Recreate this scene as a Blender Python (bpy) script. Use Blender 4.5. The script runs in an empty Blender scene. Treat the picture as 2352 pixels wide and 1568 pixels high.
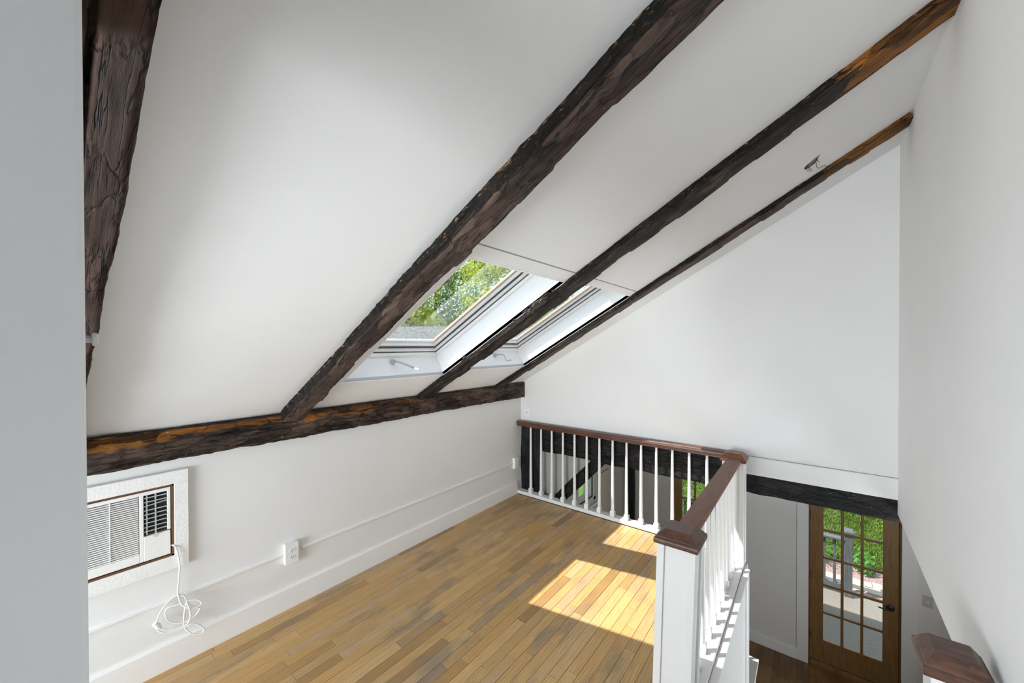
import bpy, math, random
import numpy as np
from mathutils import Vector, Matrix, noise

random.seed(7)
SC = bpy.context.scene
COL = SC.collection

# ------------------------------------------------------------------ camera
# world: X = distance from the knee wall, Y = along the knee wall (0 at the far railing), Z = up from the loft floor
F, YAW, PIT, ROL, SHY = 882.25, 0.663431, -0.0080571, 0.00163345, 15.812
CAM = np.array([2.489, -3.255, 1.581])
_fw = np.array([-math.sin(YAW)*math.cos(PIT), math.cos(YAW)*math.cos(PIT), math.sin(PIT)])
_r = np.cross(_fw, [0, 0, 1.]); _r /= np.linalg.norm(_r); _d = np.cross(_fw, _r)
_r2 = math.cos(ROL)*_r + math.sin(ROL)*_d; _d2 = -math.sin(ROL)*_r + math.cos(ROL)*_d
RM = np.array([_r2, _d2, _fw])
CX, CY = 1176.0, 784.0 + SHY
cam = bpy.data.cameras.new('camera'); camo = bpy.data.objects.new('camera', cam); COL.objects.link(camo)
cam.sensor_fit = 'HORIZONTAL'; cam.sensor_width = 36.0; cam.lens = F*36.0/2352.0
cam.shift_x = 0.0; cam.shift_y = SHY/2352.0
cam.clip_start = 0.02; cam.clip_end = 400
m = Matrix(((_r2[0], -_d2[0], -_fw[0], CAM[0]), (_r2[1], -_d2[1], -_fw[1], CAM[1]), (_r2[2], -_d2[2], -_fw[2], CAM[2]), (0, 0, 0, 1)))
camo.matrix_world = m
SC.camera = camo

def ray(x, y): return RM.T @ np.array([(x-CX)/F, (y-CY)/F, 1.0])
def onX(x, y, X):
    d = ray(x, y); return CAM + (X-CAM[0])/d[0]*d
def onY(x, y, Y):
    d = ray(x, y); return CAM + (Y-CAM[1])/d[1]*d
def onZ(x, y, Z):
    d = ray(x, y); return CAM + (Z-CAM[2])/d[2]*d

# ------------------------------------------------------------------ sky, sun, area lights, exposure
W = bpy.data.worlds.new('sky'); SC.world = W; W.use_nodes = True
wn = W.node_tree; wn.nodes.clear()
wo = wn.nodes.new('ShaderNodeOutputWorld'); wb = wn.nodes.new('ShaderNodeBackground')
tc = wn.nodes.new('ShaderNodeTexCoord'); sx = wn.nodes.new('ShaderNodeSeparateXYZ'); cr = wn.nodes.new('ShaderNodeValToRGB')
wn.links.new(tc.outputs['Generated'], sx.inputs[0]); wn.links.new(sx.outputs['Z'], cr.inputs[0])
cr.color_ramp.elements[0].position = 0.0; cr.color_ramp.elements[0].color = (0.48, 0.66, 0.84, 1)
cr.color_ramp.elements[1].position = 0.7; cr.color_ramp.elements[1].color = (0.55, 0.63, 0.74, 1)
wn.links.new(cr.outputs[0], wb.inputs[0]); wb.inputs[1].default_value = 2.0
wn.links.new(wb.outputs[0], wo.inputs[0])

def lamp(name, typ, loc, energy, **kw):
    l = bpy.data.lights.new(name, typ); l.energy = energy
    o = bpy.data.objects.new(name, l); COL.objects.link(o); o.location = loc
    for k, v in kw.items(): setattr(l, k, v)
    return o
SUN = Vector((0.50, 0.43, -1.0)).normalized()
so = lamp('sun', 'SUN', (-6, -6, 12), 8.8, angle=math.radians(0.6), color=(1.0, 0.965, 0.95))
so.rotation_euler = SUN.to_track_quat('-Z', 'Y').to_euler()
def area(name, loc, target, sxx, syy, energy, color=(1, 1, 1)):
    o = lamp(name, 'AREA', loc, energy, shape='RECTANGLE', size=sxx, size_y=syy, color=color)
    o.rotation_euler = (Vector(target)-Vector(loc)).to_track_quat('-Z', 'Y').to_euler()
    return o
# added fill lights out of view: hall behind the camera, lower room
area('hall_fill', (0.98, -6.4, 0.84), (1.35, 0, 1.4), 1.7, 1.4, 110, (0.91, 0.965, 1.0))  # added fill from behind, no window is built here
area('hall_ceiling_fill', (1.35, -4.85, 0.80), (1.5, -2.4, 2.9), 0.8, 0.8, 33, (0.91, 0.965, 1.0))  # added upward fill for the ceiling, no fixture
area('stairwell_fill', (4.42, -0.7, -0.85), (0.6, -1.2, 1.0), 2.6, 1.7, 92, (0.90, 0.96, 1.0))  # added fill up the stairwell, the wall behind it has no window
SC.view_settings.view_transform = 'Standard'
SC.view_settings.look = 'None'
SC.view_settings.gamma = 1.0
SC.view_settings.use_curve_mapping = False
SC.view_settings.exposure = 0.20
SC.cycles.max_bounces = 12; SC.cycles.diffuse_bounces = 8; SC.cycles.transparent_max_bounces = 16

# ------------------------------------------------------------------ materials
MATS = {}
def newmat(name):
    mt = bpy.data.materials.new(name); mt.use_nodes = True; MATS[name] = mt
    nt = mt.node_tree; b = nt.nodes['Principled BSDF']
    return mt, nt, b
def N(nt, t, **kw):
    n = nt.nodes.new(t)
    for k, v in kw.items(): setattr(n, k, v)
    return n
def ramp(nt, src, stops):
    r = N(nt, 'ShaderNodeValToRGB'); e = r.color_ramp.elements
    e[0].position, e[0].color = stops[0][0], (*stops[0][1], 1)
    e[1].position, e[1].color = stops[-1][0], (*stops[-1][1], 1)
    for p, c in stops[1:-1]:
        q = e.new(p); q.color = (*c, 1)
    nt.links.new(src, r.inputs[0]); return r.outputs[0]
def mixc(nt, fac, a, b, mode='MIX'):
    n = N(nt, 'ShaderNodeMix', data_type='RGBA', blend_type=mode)
    for s, v in ((n.inputs['Factor'], fac), (n.inputs[6], a), (n.inputs[7], b)):
        if hasattr(v, 'links'): nt.links.new(v, s)
        elif isinstance(v, (int, float)): s.default_value = v
        else: s.default_value = (*v, 1)
    return n.outputs[2]
def mth(nt, op, a, b=0.0, c=None):
    n = N(nt, 'ShaderNodeMath', operation=op)
    for i, v in enumerate((a, b) if c is None else (a, b, c)):
        if hasattr(v, 'links'): nt.links.new(v, n.inputs[i])
        else: n.inputs[i].default_value = v
    return n.outputs[0]
def noise_at(nt, vec, scale, detail=3, rough=0.5, mul=(1, 1, 1)):
    mp = N(nt, 'ShaderNodeMapping'); mp.inputs['Scale'].default_value = mul
    nt.links.new(vec, mp.inputs[0])
    n = N(nt, 'ShaderNodeTexNoise'); n.inputs['Scale'].default_value = scale; n.inputs['Detail'].default_value = detail
    n.inputs['Roughness'].default_value = rough
    nt.links.new(mp.outputs[0], n.inputs['Vector']); return n.outputs[0]
def bump(nt, b, h, strength, dist=0.01):
    bp = N(nt, 'ShaderNodeBump'); bp.inputs['Strength'].default_value = strength; bp.inputs['Distance'].default_value = dist
    nt.links.new(h, bp.inputs['Height']); nt.links.new(bp.outputs[0], b.inputs['Normal'])
def pos(nt): return N(nt, 'ShaderNodeNewGeometry').outputs['Position']

def paint(name, col, rough=0.6, var=0.03, bscale=220, bst=0.06, scale=1.6):
    mt, nt, b = newmat(name); P = pos(nt)
    n = noise_at(nt, P, scale, 4)
    lo = tuple(c*(1-var) for c in col); hi = tuple(min(1, c*(1+var*0.6)) for c in col)
    nt.links.new(ramp(nt, n, [(0.3, lo), (0.7, hi)]), b.inputs['Base Color'])
    b.inputs['Roughness'].default_value = rough
    bump(nt, b, noise_at(nt, P, bscale, 2), bst, 0.003)
    return mt
def flat(name, col, rough=0.5, metal=0.0, spec=0.5):
    mt, nt, b = newmat(name)
    n = noise_at(nt, pos(nt), 60, 3)
    nt.links.new(ramp(nt, n, [(0.25, tuple(c*0.97 for c in col)), (0.75, tuple(min(1, c*1.02) for c in col))]), b.inputs['Base Color'])
    b.inputs['Roughness'].default_value = rough; b.inputs['Metallic'].default_value = metal
    b.inputs['Specular IOR Level'].default_value = spec
    return mt
paint('wall', (0.80, 0.802, 0.80), 0.75)
paint('ceiling', (0.79, 0.795, 0.795), 0.8)
paint('trim', (0.86, 0.86, 0.86), 0.38, 0.015, 120, 0.03)
paint('stair_trim', (0.76, 0.76, 0.76), 0.33, 0.015, 120, 0.03)
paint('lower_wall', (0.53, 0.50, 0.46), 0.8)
paint('infill', (0.34, 0.335, 0.325), 0.8)
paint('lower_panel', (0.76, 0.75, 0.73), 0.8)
paint('beige_wall', (0.55, 0.49, 0.38), 0.8)
paint('casing_board', (0.84, 0.84, 0.83), 0.5, 0.03, 90, 0.5, 12)
flat('plastic', (0.84, 0.84, 0.83), 0.35)
flat('plate_plastic', (0.86, 0.86, 0.86), 0.3)
flat('louvre', (0.56, 0.58, 0.58), 0.45)
flat('dark_void', (0.012, 0.011, 0.010), 0.8)
flat('grille_dark', (0.05, 0.045, 0.04), 0.7)
flat('black_metal', (0.012, 0.012, 0.012), 0.35)
flat('raw_wood', (0.15, 0.065, 0.022), 0.6)
flat('old_wood', (0.16, 0.11, 0.07), 0.7)
flat('grey_metal', (0.45, 0.45, 0.45), 0.4, 0.6)
flat('skylight_white', (0.85, 0.85, 0.85), 0.32)
flat('skylight_dark', (0.06, 0.06, 0.065), 0.5)
flat('sash_wood', (0.60, 0.46, 0.37), 0.5)
flat('seam', (0.30, 0.30, 0.30), 0.8)
flat('hall_grey', (0.22, 0.22, 0.22), 0.8)
flat('hall_floor_grey', (0.42, 0.42, 0.42), 0.95)
flat('wire', (0.05, 0.03, 0.02), 0.5)
flat('fibre', (0.35, 0.24, 0.17), 0.6)
flat('lever_white', (0.46, 0.47, 0.49), 0.3)

def wood(name, dark, mid, light, rough=0.35, along=(1, 1, 1), scale=18, coat=0.0, wear=None):
    mt, nt, b = newmat(name); P = N(nt, 'ShaderNodeTexCoord').outputs['Object']
    g = noise_at(nt, P, scale, 6, 0.65, along)
    c = ramp(nt, g, [(0.25, dark), (0.5, mid), (0.78, light)])
    if wear:
        w = noise_at(nt, P, 14, 5, 0.7)
        c = mixc(nt, ramp(nt, w, [(0.60, (0, 0, 0)), (0.72, (1, 1, 1))]), c, wear)
    nt.links.new(c, b.inputs['Base Color']); b.inputs['Roughness'].default_value = rough
    b.inputs['Coat Weight'].default_value = coat
    bump(nt, b, g, 0.15, 0.003)
    return mt
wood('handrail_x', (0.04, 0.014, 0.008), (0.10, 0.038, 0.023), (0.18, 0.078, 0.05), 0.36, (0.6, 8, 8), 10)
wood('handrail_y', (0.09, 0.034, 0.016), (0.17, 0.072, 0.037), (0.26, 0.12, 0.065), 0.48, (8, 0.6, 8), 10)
wood('cap_dark', (0.03, 0.013, 0.009), (0.085, 0.036, 0.023), (0.16, 0.075, 0.047), 0.36, (2, 7, 7), 9, wear=(0.17, 0.09, 0.06))
wood('cap_light', (0.09, 0.033, 0.014), (0.17, 0.07, 0.032), (0.24, 0.11, 0.055), 0.38, (7, 2, 7), 9)
wood('door_brown', (0.15, 0.078, 0.022), (0.21, 0.115, 0.035), (0.27, 0.155, 0.05), 0.5, (8, 8, 0.6), 8)
wood('grey_deck', (0.05, 0.053, 0.06), (0.09, 0.095, 0.105), (0.15, 0.155, 0.165), 0.8, (6, 6, 0.8), 9)
wood('green_rail', (0.012, 0.03, 0.026), (0.025, 0.05, 0.045), (0.06, 0.09, 0.085), 0.5, (6, 6, 0.8), 9)
wood('bark', (0.03, 0.022, 0.016), (0.07, 0.05, 0.035), (0.12, 0.09, 0.07), 0.9, (4, 4, 1), 6)

def beam_mat(name, black, brown, light, orange=(0.30, 0.115, 0.02), rough=0.62, fleck=0.72, facet=(7.0, 17)):
    """old hewn timber; attribute 'tone' 0 = black face, 1 = brown face; 'orange' = where the stain was scraped off"""
    mt, nt, b = newmat(name)
    uv = N(nt, 'ShaderNodeUVMap').outputs[0]
    tone = N(nt, 'ShaderNodeAttribute', attribute_name='tone').outputs['Fac']
    orn = N(nt, 'ShaderNodeAttribute', attribute_name='orange').outputs['Fac']
    g = noise_at(nt, uv, 1.0, 8, 0.70, (7, 75, 1))
    g2 = noise_at(nt, uv, 1.0, 6, 0.65, (5, 16, 1))
    cut = noise_at(nt, uv, 1.0, 2, 0.5, (26, 3.5, 1))
    chip = N(nt, 'ShaderNodeAttribute', attribute_name='chip').outputs['Fac']
    mpv = N(nt, 'ShaderNodeMapping'); mpv.inputs['Scale'].default_value = (facet[0], facet[1], 1); nt.links.new(uv, mpv.inputs[0])
    wob = N(nt, 'ShaderNodeTexNoise'); wob.inputs['Scale'].default_value = 1.6; wob.inputs['Detail'].default_value = 3; nt.links.new(mpv.outputs[0], wob.inputs['Vector'])
    vad = N(nt, 'ShaderNodeMix', data_type='RGBA', blend_type='LINEAR_LIGHT'); vad.inputs['Factor'].default_value = 0.55
    nt.links.new(mpv.outputs[0], vad.inputs[6]); nt.links.new(wob.outputs['Color'], vad.inputs[7])
    vo = N(nt, 'ShaderNodeTexVoronoi', voronoi_dimensions='2D'); vo.inputs['Scale'].default_value = 1.0; nt.links.new(vad.outputs[2], vo.inputs['Vector'])
    ve = N(nt, 'ShaderNodeTexVoronoi', voronoi_dimensions='2D', feature='DISTANCE_TO_EDGE'); ve.inputs['Scale'].default_value = 1.0; nt.links.new(vad.outputs[2], ve.inputs['Vector'])
    cellv = N(nt, 'ShaderNodeSeparateColor'); nt.links.new(vo.outputs['Color'], cellv.inputs[0])
    edge = ramp(nt, ve.outputs['Distance'], [(0.0, (0, 0, 0)), (0.07, (1, 1, 1))])
    ck = noise_at(nt, uv, 1.0, 4, 0.55, (2.6, 34, 1))
    crack = ramp(nt, mth(nt, 'ABSOLUTE', mth(nt, 'SUBTRACT', ck, 0.5)), [(0.006, (0, 0, 0)), (0.022, (1, 1, 1))])
    ck2 = noise_at(nt, uv, 1.0, 2, 0.5, (3.0, 5.0, 1))
    crack = mixc(nt, ramp(nt, ck2, [(0.46, (1, 1, 1)), (0.54, (0, 0, 0))]), crack, (1, 1, 1))
    t = mth(nt, 'ADD', mth(nt, 'ADD', mth(nt, 'MULTIPLY', g, 0.5), mth(nt, 'MULTIPLY', g2, 0.3)), mth(nt, 'MULTIPLY_ADD', cellv.outputs[0], 0.20, 0.0))
    cb = ramp(nt, t, [(0.30, tuple(c*0.45 for c in black)), (0.5, black), (0.72, tuple(0.6*c+0.4*d for c, d in zip(black, brown)))])
    cw = ramp(nt, t, [(0.36, tuple(c*0.10 for c in brown)), (0.44, tuple(c*0.7 for c in brown)), (0.52, brown), (0.66, light)])
    tn = ramp(nt, mth(nt, 'ADD', tone, mth(nt, 'MULTIPLY', mth(nt, 'SUBTRACT', g2, 0.5), 0.9)), [(0.40, (0, 0, 0)), (0.60, (1, 1, 1))])
    c = mixc(nt, tn, cb, cw)
    co = ramp(nt, t, [(0.38, tuple(v*0.07 for v in orange)), (0.50, tuple(v*0.55 for v in orange)), (0.66, tuple(min(1, v*1.35) for v in orange))])
    om = ramp(nt, mth(nt, 'ADD', orn, mth(nt, 'MULTIPLY', mth(nt, 'SUBTRACT', g2, 0.5), 1.3)), [(0.52, (0, 0, 0)), (0.62, (1, 1, 1))])
    c = mixc(nt, om, c, co)
    fk = noise_at(nt, uv, 1.0, 2, 0.5, (30, 120, 1))
    c = mixc(nt, ramp(nt, fk, [(fleck, (0, 0, 0)), (fleck+0.02, (0.8, 0.8, 0.8))]), c, (0.5, 0.42, 0.36))
    dk = mth(nt, 'MULTIPLY', mth(nt, 'MULTIPLY_ADD', edge, 0.42, 0.58), mth(nt, 'MULTIPLY_ADD', crack, 0.9, 0.1))
    c = mixc(nt, mth(nt, 'SUBTRACT', 1.0, dk), c, (0.004, 0.003, 0.0025))
    fc = noise_at(nt, uv, 1.0, 3, 0.6, (38, 95, 1))
    cm = mth(nt, 'MULTIPLY', ramp(nt, fc, [(0.59, (0, 0, 0)), (0.62, (1, 1, 1))]), chip)
    c = mixc(nt, cm, c, (0.30, 0.17, 0.09))
    nt.links.new(c, b.inputs['Base Color'])
    b.inputs['Roughness'].default_value = rough; b.inputs['Specular IOR Level'].default_value = 0.25
    h = mth(nt, 'ADD', mth(nt, 'ADD', mth(nt, 'MULTIPLY', g, 0.5), mth(nt, 'MULTIPLY', cellv.outputs[1], 0.5)), mth(nt, 'ADD', mth(nt, 'MULTIPLY', edge, 0.25), mth(nt, 'MULTIPLY', crack, 0.5)))
    bump(nt, b, h, 1.0, 0.016)
    return mt
beam_mat('beam', (0.011, 0.0085, 0.0065), (0.085, 0.054, 0.041), (0.17, 0.115, 0.09))
beam_mat('beam_near', (0.03, 0.02, 0.015), (0.062, 0.033, 0.023), (0.10, 0.058, 0.040), orange=(0.20, 0.08, 0.04), fleck=0.80)
beam_mat('beam_tar', (0.010, 0.0115, 0.014), (0.06, 0.036, 0.030), (0.12, 0.08, 0.068), rough=0.42)

def floor_mat(name, stops, greyc, rough, grey=0.55):
    mt, nt, b = newmat(name); P = pos(nt)
    oi = N(nt, 'ShaderNodeObjectInfo'); rnd = oi.outputs['Random']
    off = N(nt, 'ShaderNodeCombineXYZ'); nt.links.new(mth(nt, 'MULTIPLY', rnd, 37.0), off.inputs[0]); nt.links.new(mth(nt, 'MULTIPLY', rnd, 91.0), off.inputs[1])
    va = N(nt, 'ShaderNodeVectorMath', operation='ADD'); nt.links.new(P, va.inputs[0]); nt.links.new(off.outputs[0], va.inputs[1])
    V = va.outputs[0]
    base = ramp(nt, rnd, stops)
    grain = noise_at(nt, V, 1.0, 6, 0.7, (190, 7, 1))
    wav = N(nt, 'ShaderNodeTexWave', wave_type='BANDS', bands_direction='X'); wav.inputs['Scale'].default_value = 1.0
    wav.inputs['Distortion'].default_value = 9.0; wav.inputs['Detail'].default_value = 2.0; wav.inputs['Detail Scale'].default_value = 0.9
    mp = N(nt, 'ShaderNodeMapping'); mp.inputs['Scale'].default_value = (26, 2.4, 1); nt.links.new(V, mp.inputs[0]); nt.links.new(mp.outputs[0], wav.inputs['Vector'])
    c = mixc(nt, mth(nt, 'MULTIPLY', ramp(nt, grain, [(0.35, (1, 1, 1)), (0.6, (0, 0, 0))]), 0.34), base, (0.13, 0.075, 0.03))
    c = mixc(nt, mth(nt, 'MULTIPLY', ramp(nt, wav.outputs[0], [(0.15, (1, 1, 1)), (0.5, (0, 0, 0))]), 0.25), c, (0.16, 0.09, 0.04))
    worn = noise_at(nt, P, 1.0, 5, 0.62, (5.5, 1.9, 1))
    worn2 = noise_at(nt, P, 1.0, 3, 0.6, (3.0, 2.0, 1))
    c = mixc(nt, mth(nt, 'MULTIPLY', ramp(nt, worn, [(0.53, (0, 0, 0)), (0.67, (1, 1, 1))]), grey), c, greyc)
    c = mixc(nt, mth(nt, 'MULTIPLY', ramp(nt, worn2, [(0.5, (0, 0, 0)), (0.68, (1, 1, 1))]), 0.35), c, (0.50, 0.30, 0.10))
    nt.links.new(c, b.inputs['Base Color'])
    nt.links.new(ramp(nt, worn, [(0.3, (rough, ) * 3), (0.7, (rough+0.14, ) * 3)]), b.inputs['Roughness'])
    bump(nt, b, grain, 0.08, 0.002)
    return mt
floor_mat('oak', [(0.0, (0.30, 0.17, 0.065)), (0.12, (0.52, 0.305, 0.11)), (0.3, (0.63, 0.385, 0.145)), (0.5, (0.50, 0.315, 0.14)), (0.7, (0.68, 0.43, 0.17)), (0.86, (0.55, 0.37, 0.20)), (1.0, (0.33, 0.235, 0.15))], (0.18, 0.16, 0.13), 0.33, 0.66)
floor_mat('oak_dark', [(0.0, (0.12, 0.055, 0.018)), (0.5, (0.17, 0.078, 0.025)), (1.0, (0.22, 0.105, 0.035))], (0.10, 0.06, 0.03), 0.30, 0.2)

def glass_mat():
    mt = bpy.data.materials.new('glass'); mt.use_nodes = True; MATS['glass'] = mt
    nt = mt.node_tree; nt.nodes.clear()
    o = N(nt, 'ShaderNodeOutputMaterial'); t = N(nt, 'ShaderNodeBsdfTransparent'); t.inputs[0].default_value = (0.95, 0.97, 0.96, 1)
    g = N(nt, 'ShaderNodeBsdfGlossy'); g.inputs['Roughness'].default_value = 0.02
    lw = N(nt, 'ShaderNodeLayerWeight'); lw.inputs[0].default_value = 0.5
    frs = mth(nt, 'MULTIPLY_ADD', mth(nt, 'POWER', lw.outputs['Facing'], 4.0), 0.9, 0.05)
    mx = N(nt, 'ShaderNodeMixShader')
    nt.links.new(frs, mx.inputs[0]); nt.links.new(t.outputs[0], mx.inputs[1]); nt.links.new(g.outputs[0], mx.inputs[2])
    nt.links.new(mx.outputs[0], o.inputs[0])
glass_mat()

def leaf_mat(name, cols, transl=0.35):
    mt = bpy.data.materials.new(name); mt.use_nodes = True; MATS[name] = mt
    nt = mt.node_tree; b = nt.nodes['Principled BSDF']; o = [n for n in nt.nodes if n.type == 'OUTPUT_MATERIAL'][0]
    n = noise_at(nt, pos(nt), 1.3, 5, 0.7)
    c = ramp(nt, n, cols); nt.links.new(c, b.inputs['Base Color']); b.inputs['Roughness'].default_value = 0.6
    tr = N(nt, 'ShaderNodeBsdfTranslucent'); nt.links.new(c, tr.inputs[0]); mx = N(nt, 'ShaderNodeMixShader'); mx.inputs[0].default_value = transl
    nt.links.new(b.outputs[0], mx.inputs[1]); nt.links.new(tr.outputs[0], mx.inputs[2]); nt.links.new(mx.outputs[0], o.inputs[0])
leaf_mat('leaves', [(0.3, (0.14, 0.25, 0.03)), (0.45, (0.36, 0.46, 0.05)), (0.56, (0.62, 0.62, 0.08)), (0.72, (0.78, 0.68, 0.14))], 0.45)
leaf_mat('leaves_dark', [(0.3, (0.08, 0.16, 0.03)), (0.55, (0.24, 0.34, 0.05)), (0.75, (0.46, 0.50, 0.09))], 0.45)
leaf_mat('plant_green', [(0.3, (0.05, 0.16, 0.02)), (0.6, (0.16, 0.36, 0.05)), (0.8, (0.30, 0.46, 0.10))])
leaf_mat('grass', [(0.3, (0.045, 0.095, 0.010)), (0.55, (0.11, 0.17, 0.016)), (0.8, (0.21, 0.25, 0.032))], 0.2)
def ground_mat(name, cols, scale, rough=0.9, bst=0.3):
    mt, nt, b = newmat(name); P = pos(nt)
    n = noise_at(nt, P, scale, 6, 0.75); nt.links.new(ramp(nt, n, cols), b.inputs['Base Color']); b.inputs['Roughness'].default_value = rough
    bump(nt, b, n, bst, 0.02)
ground_mat('lawn', [(0.3, (0.04, 0.09, 0.010)), (0.5, (0.08, 0.15, 0.016)), (0.75, (0.16, 0.22, 0.035))], 9)
ground_mat('mulch', [(0.3, (0.10, 0.06, 0.05)), (0.5, (0.28, 0.19, 0.16)), (0.72, (0.48, 0.38, 0.34))], 42)
ground_mat('aggregate', [(0.3, (0.08, 0.07, 0.055)), (0.5, (0.19, 0.168, 0.138)), (0.72, (0.36, 0.325, 0.28))], 75)
ground_mat('paver', [(0.3, (0.34, 0.29, 0.22)), (0.7, (0.52, 0.46, 0.38))], 20)
ground_mat('shingle', [(0.3, (0.09, 0.09, 0.09)), (0.7, (0.20, 0.195, 0.185))], 40)
paint('siding', (0.72, 0.72, 0.70), 0.7)

# ------------------------------------------------------------------ mesh helpers
def wloc(o):
    v = Vector((0, 0, 0))
    while o: v += o.location; o = o.parent
    return v
class MB:
    def __init__(s): s.v, s.f = [], []
    def poly(s, pts, faces):
        b = len(s.v); s.v += [tuple(map(float, p)) for p in pts]; s.f += [tuple(i+b for i in f) for f in faces]; return s
    def box(s, x0, x1, y0, y1, z0, z1, T=None):
        p = [(x, y, z) for z in (z0, z1) for y in (y0, y1) for x in (x0, x1)]
        if T: p = [T(*q) for q in p]
        return s.poly(p, [(0, 2, 3, 1), (4, 5, 7, 6), (0, 1, 5, 4), (2, 6, 7, 3), (0, 4, 6, 2), (1, 3, 7, 5)])
    def prism(s, pts, axis, a0, a1):
        """polygon pts (2D) swept along axis 'x','y','z'"""
        n = len(pts)
        def P(q, a): return {'x': (a, q[0], q[1]), 'y': (q[0], a, q[1]), 'z': (q[0], q[1], a)}[axis]
        return s.poly([P(q, a0) for q in pts]+[P(q, a1) for q in pts], [tuple(range(n))[::-1], tuple(range(n, 2*n))]+[(i, (i+1) % n, n+(i+1) % n, n+i) for i in range(n)])
    def rings(s, rs, cap=True):
        n = len(rs[0]); b = len(s.v)
        for r in rs: s.v += [tuple(map(float, p)) for p in r]
        for k in range(len(rs)-1):
            for i in range(n):
                j = (i+1) % n
                s.f.append((b+k*n+i, b+k*n+j, b+(k+1)*n+j, b+(k+1)*n+i))
        if cap:
            s.f.append(tuple(b+i for i in range(n))[::-1]); s.f.append(tuple(b+(len(rs)-1)*n+i for i in range(n)))
        return s
    def tube(s, pts, rad, n=8):
        pts = [Vector(p) for p in pts]; rs = []
        if not isinstance(rad, (list, tuple)): rad = [rad]*len(pts)
        up = None
        for i, p in enumerate(pts):
            t = (pts[min(i+1, len(pts)-1)]-pts[max(i-1, 0)]).normalized()
            if up is None:
                up = t.orthogonal().normalized()
            up = (up - t*up.dot(t)); up = up.normalized() if up.length > 1e-6 else t.orthogonal().normalized()
            w = t.cross(up)
            rs.append([p+(up*math.cos(2*math.pi*k/n)+w*math.sin(2*math.pi*k/n))*rad[i] for k in range(n)])
        return s.rings(rs)
    def lathe(s, prof, c, n=16, ax='z'):
        rs = []
        for r, h in prof:
            ring = []
            for k in range(n):
                a = 2*math.pi*k/n; u, w = r*math.cos(a), r*math.sin(a)
                q = {'z': (u, w, h), 'x': (h, u, w), 'y': (u, h, w)}[ax]
                ring.append((c[0]+q[0], c[1]+q[1], c[2]+q[2]))
            rs.append(ring)
        return s.rings(rs)
    def build(s, name, mat, parent=None, bevel=0, smooth=False, seg=1):
        o = wloc(parent) if parent else Vector((0, 0, 0))
        me = bpy.data.meshes.new(name); me.from_pydata([tuple(Vector(v)-o) for v in s.v], [], s.f); me.update()
        import bmesh as _bm
        bm = _bm.new(); bm.from_mesh(me); _bm.ops.recalc_face_normals(bm, faces=bm.faces); bm.to_mesh(me); bm.free()
        me.materials.append(MATS[mat])
        ob = bpy.data.objects.new(name, me); COL.objects.link(ob)
        if parent: ob.parent = parent
        if smooth:
            me.polygons.foreach_set('use_smooth', [True]*len(me.polygons))
            if smooth == 'auto':
                md = ob.modifiers.new('es', 'EDGE_SPLIT'); md.split_angle = math.radians(40)
        if bevel:
            md = ob.modifiers.new('bv', 'BEVEL'); md.width = bevel; md.segments = seg; md.limit_method = 'ANGLE'
        return ob
def tag(o, label=None, cat=None, group=None, kind=None):
    for k, v in (('label', label), ('category', cat), ('group', group), ('kind', kind)):
        if v: o[k] = v
    return o
def thing(name, loc, label=None, cat=None, group=None, kind=None):
    o = bpy.data.objects.new(name, None); COL.objects.link(o); o.location = loc; o.empty_display_size = 0.05
    return tag(o, label, cat, group, kind)
def struct(name, mb, mat, label=None, **kw):
    return tag(mb.build(name, mat, **kw), label, None, None, 'structure')
def bx(*a): return MB().box(*a)

# ------------------------------------------------------------------ the sloped ceiling
Z0, K = 1.17253, 0.563188
TH = math.atan(K); SN, CS = math.sin(TH), math.cos(TH)
def cz(x): return Z0 + K*x
def S(x, y, d):                       # x: where on the slope, d: outwards (+) from the ceiling surface
    return (x - d*SN, y, cz(x) + d*CS)
RW = lambda y: 2.909 + 0.0203*(y-0.03)       # right wall plane
YB = -6.5                              # back of the hall
O1 = (0.349, 1.365, -2.11, -1.335)     # light well openings x0 x1 y0 y1
O2 = (0.392, 1.388, -1.165, -0.385)
def ceiling():
    xs = sorted({-0.06, O1[0], O1[1], O2[0], O2[1], 3.0}); ys = sorted({YB, O1[2], O1[3], O2[2], O2[3], 0.20})
    mb = MB()
    for i in range(len(xs)-1):
        for j in range(len(ys)-1):
            xm, ym = (xs[i]+xs[i+1])/2, (ys[j]+ys[j+1])/2
            if any(o[0] < xm < o[1] and o[2] < ym < o[3] for o in (O1, O2)): continue
            mb.box(xs[i], xs[i+1], ys[j], ys[j+1], 0.0, 0.02, S)
    return struct('ceiling', mb, 'ceiling', 'white sloped plaster ceiling between the dark rafters')
ceiling()
tag(bx(1.440, 1.446, -2.215, -0.36, -0.0012, 0.004).build('trim_1', 'seam'), 'thin dark joint line across the ceiling above the skylights', kind='structure')
bpy.data.objects['trim_1'].data.vertices.foreach_set('co', [c for v in [S(*tuple(v.co)) for v in bpy.data.objects['trim_1'].data.vertices] for c in v])

# ------------------------------------------------------------------ walls and floors
ZL = -2.25                             # lower floor
struct('wall_left', bx(-0.15, 0.0, YB, 0.20, ZL, Z0+0.05), 'wall', 'white knee wall under the sloped ceiling')
struct('wall_partition', MB().prism([(1.70, 0), (1.88, 0), (1.88, cz(1.88)), (1.70, cz(1.70))], 'y', -3.36, -3.212), 'wall', 'white partition end close to the viewer', bevel=0.006, seg=2)
# gable wall above the tie beam
g = MB().prism([(-0.1, 0.755), (2.96, 0.755), (2.96, cz(2.96)), (-0.1, cz(-0.1))], 'y', 0.085, 0.20)
struct('wall_far', g, 'wall', 'white gable wall above the tie beam')
struct('trim_2', bx(2.10, 2.93, 0.074, 0.12, 0.619, 0.752), 'wall', 'white band with a small ledge above the tar black beam', bevel=0.004)
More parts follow.
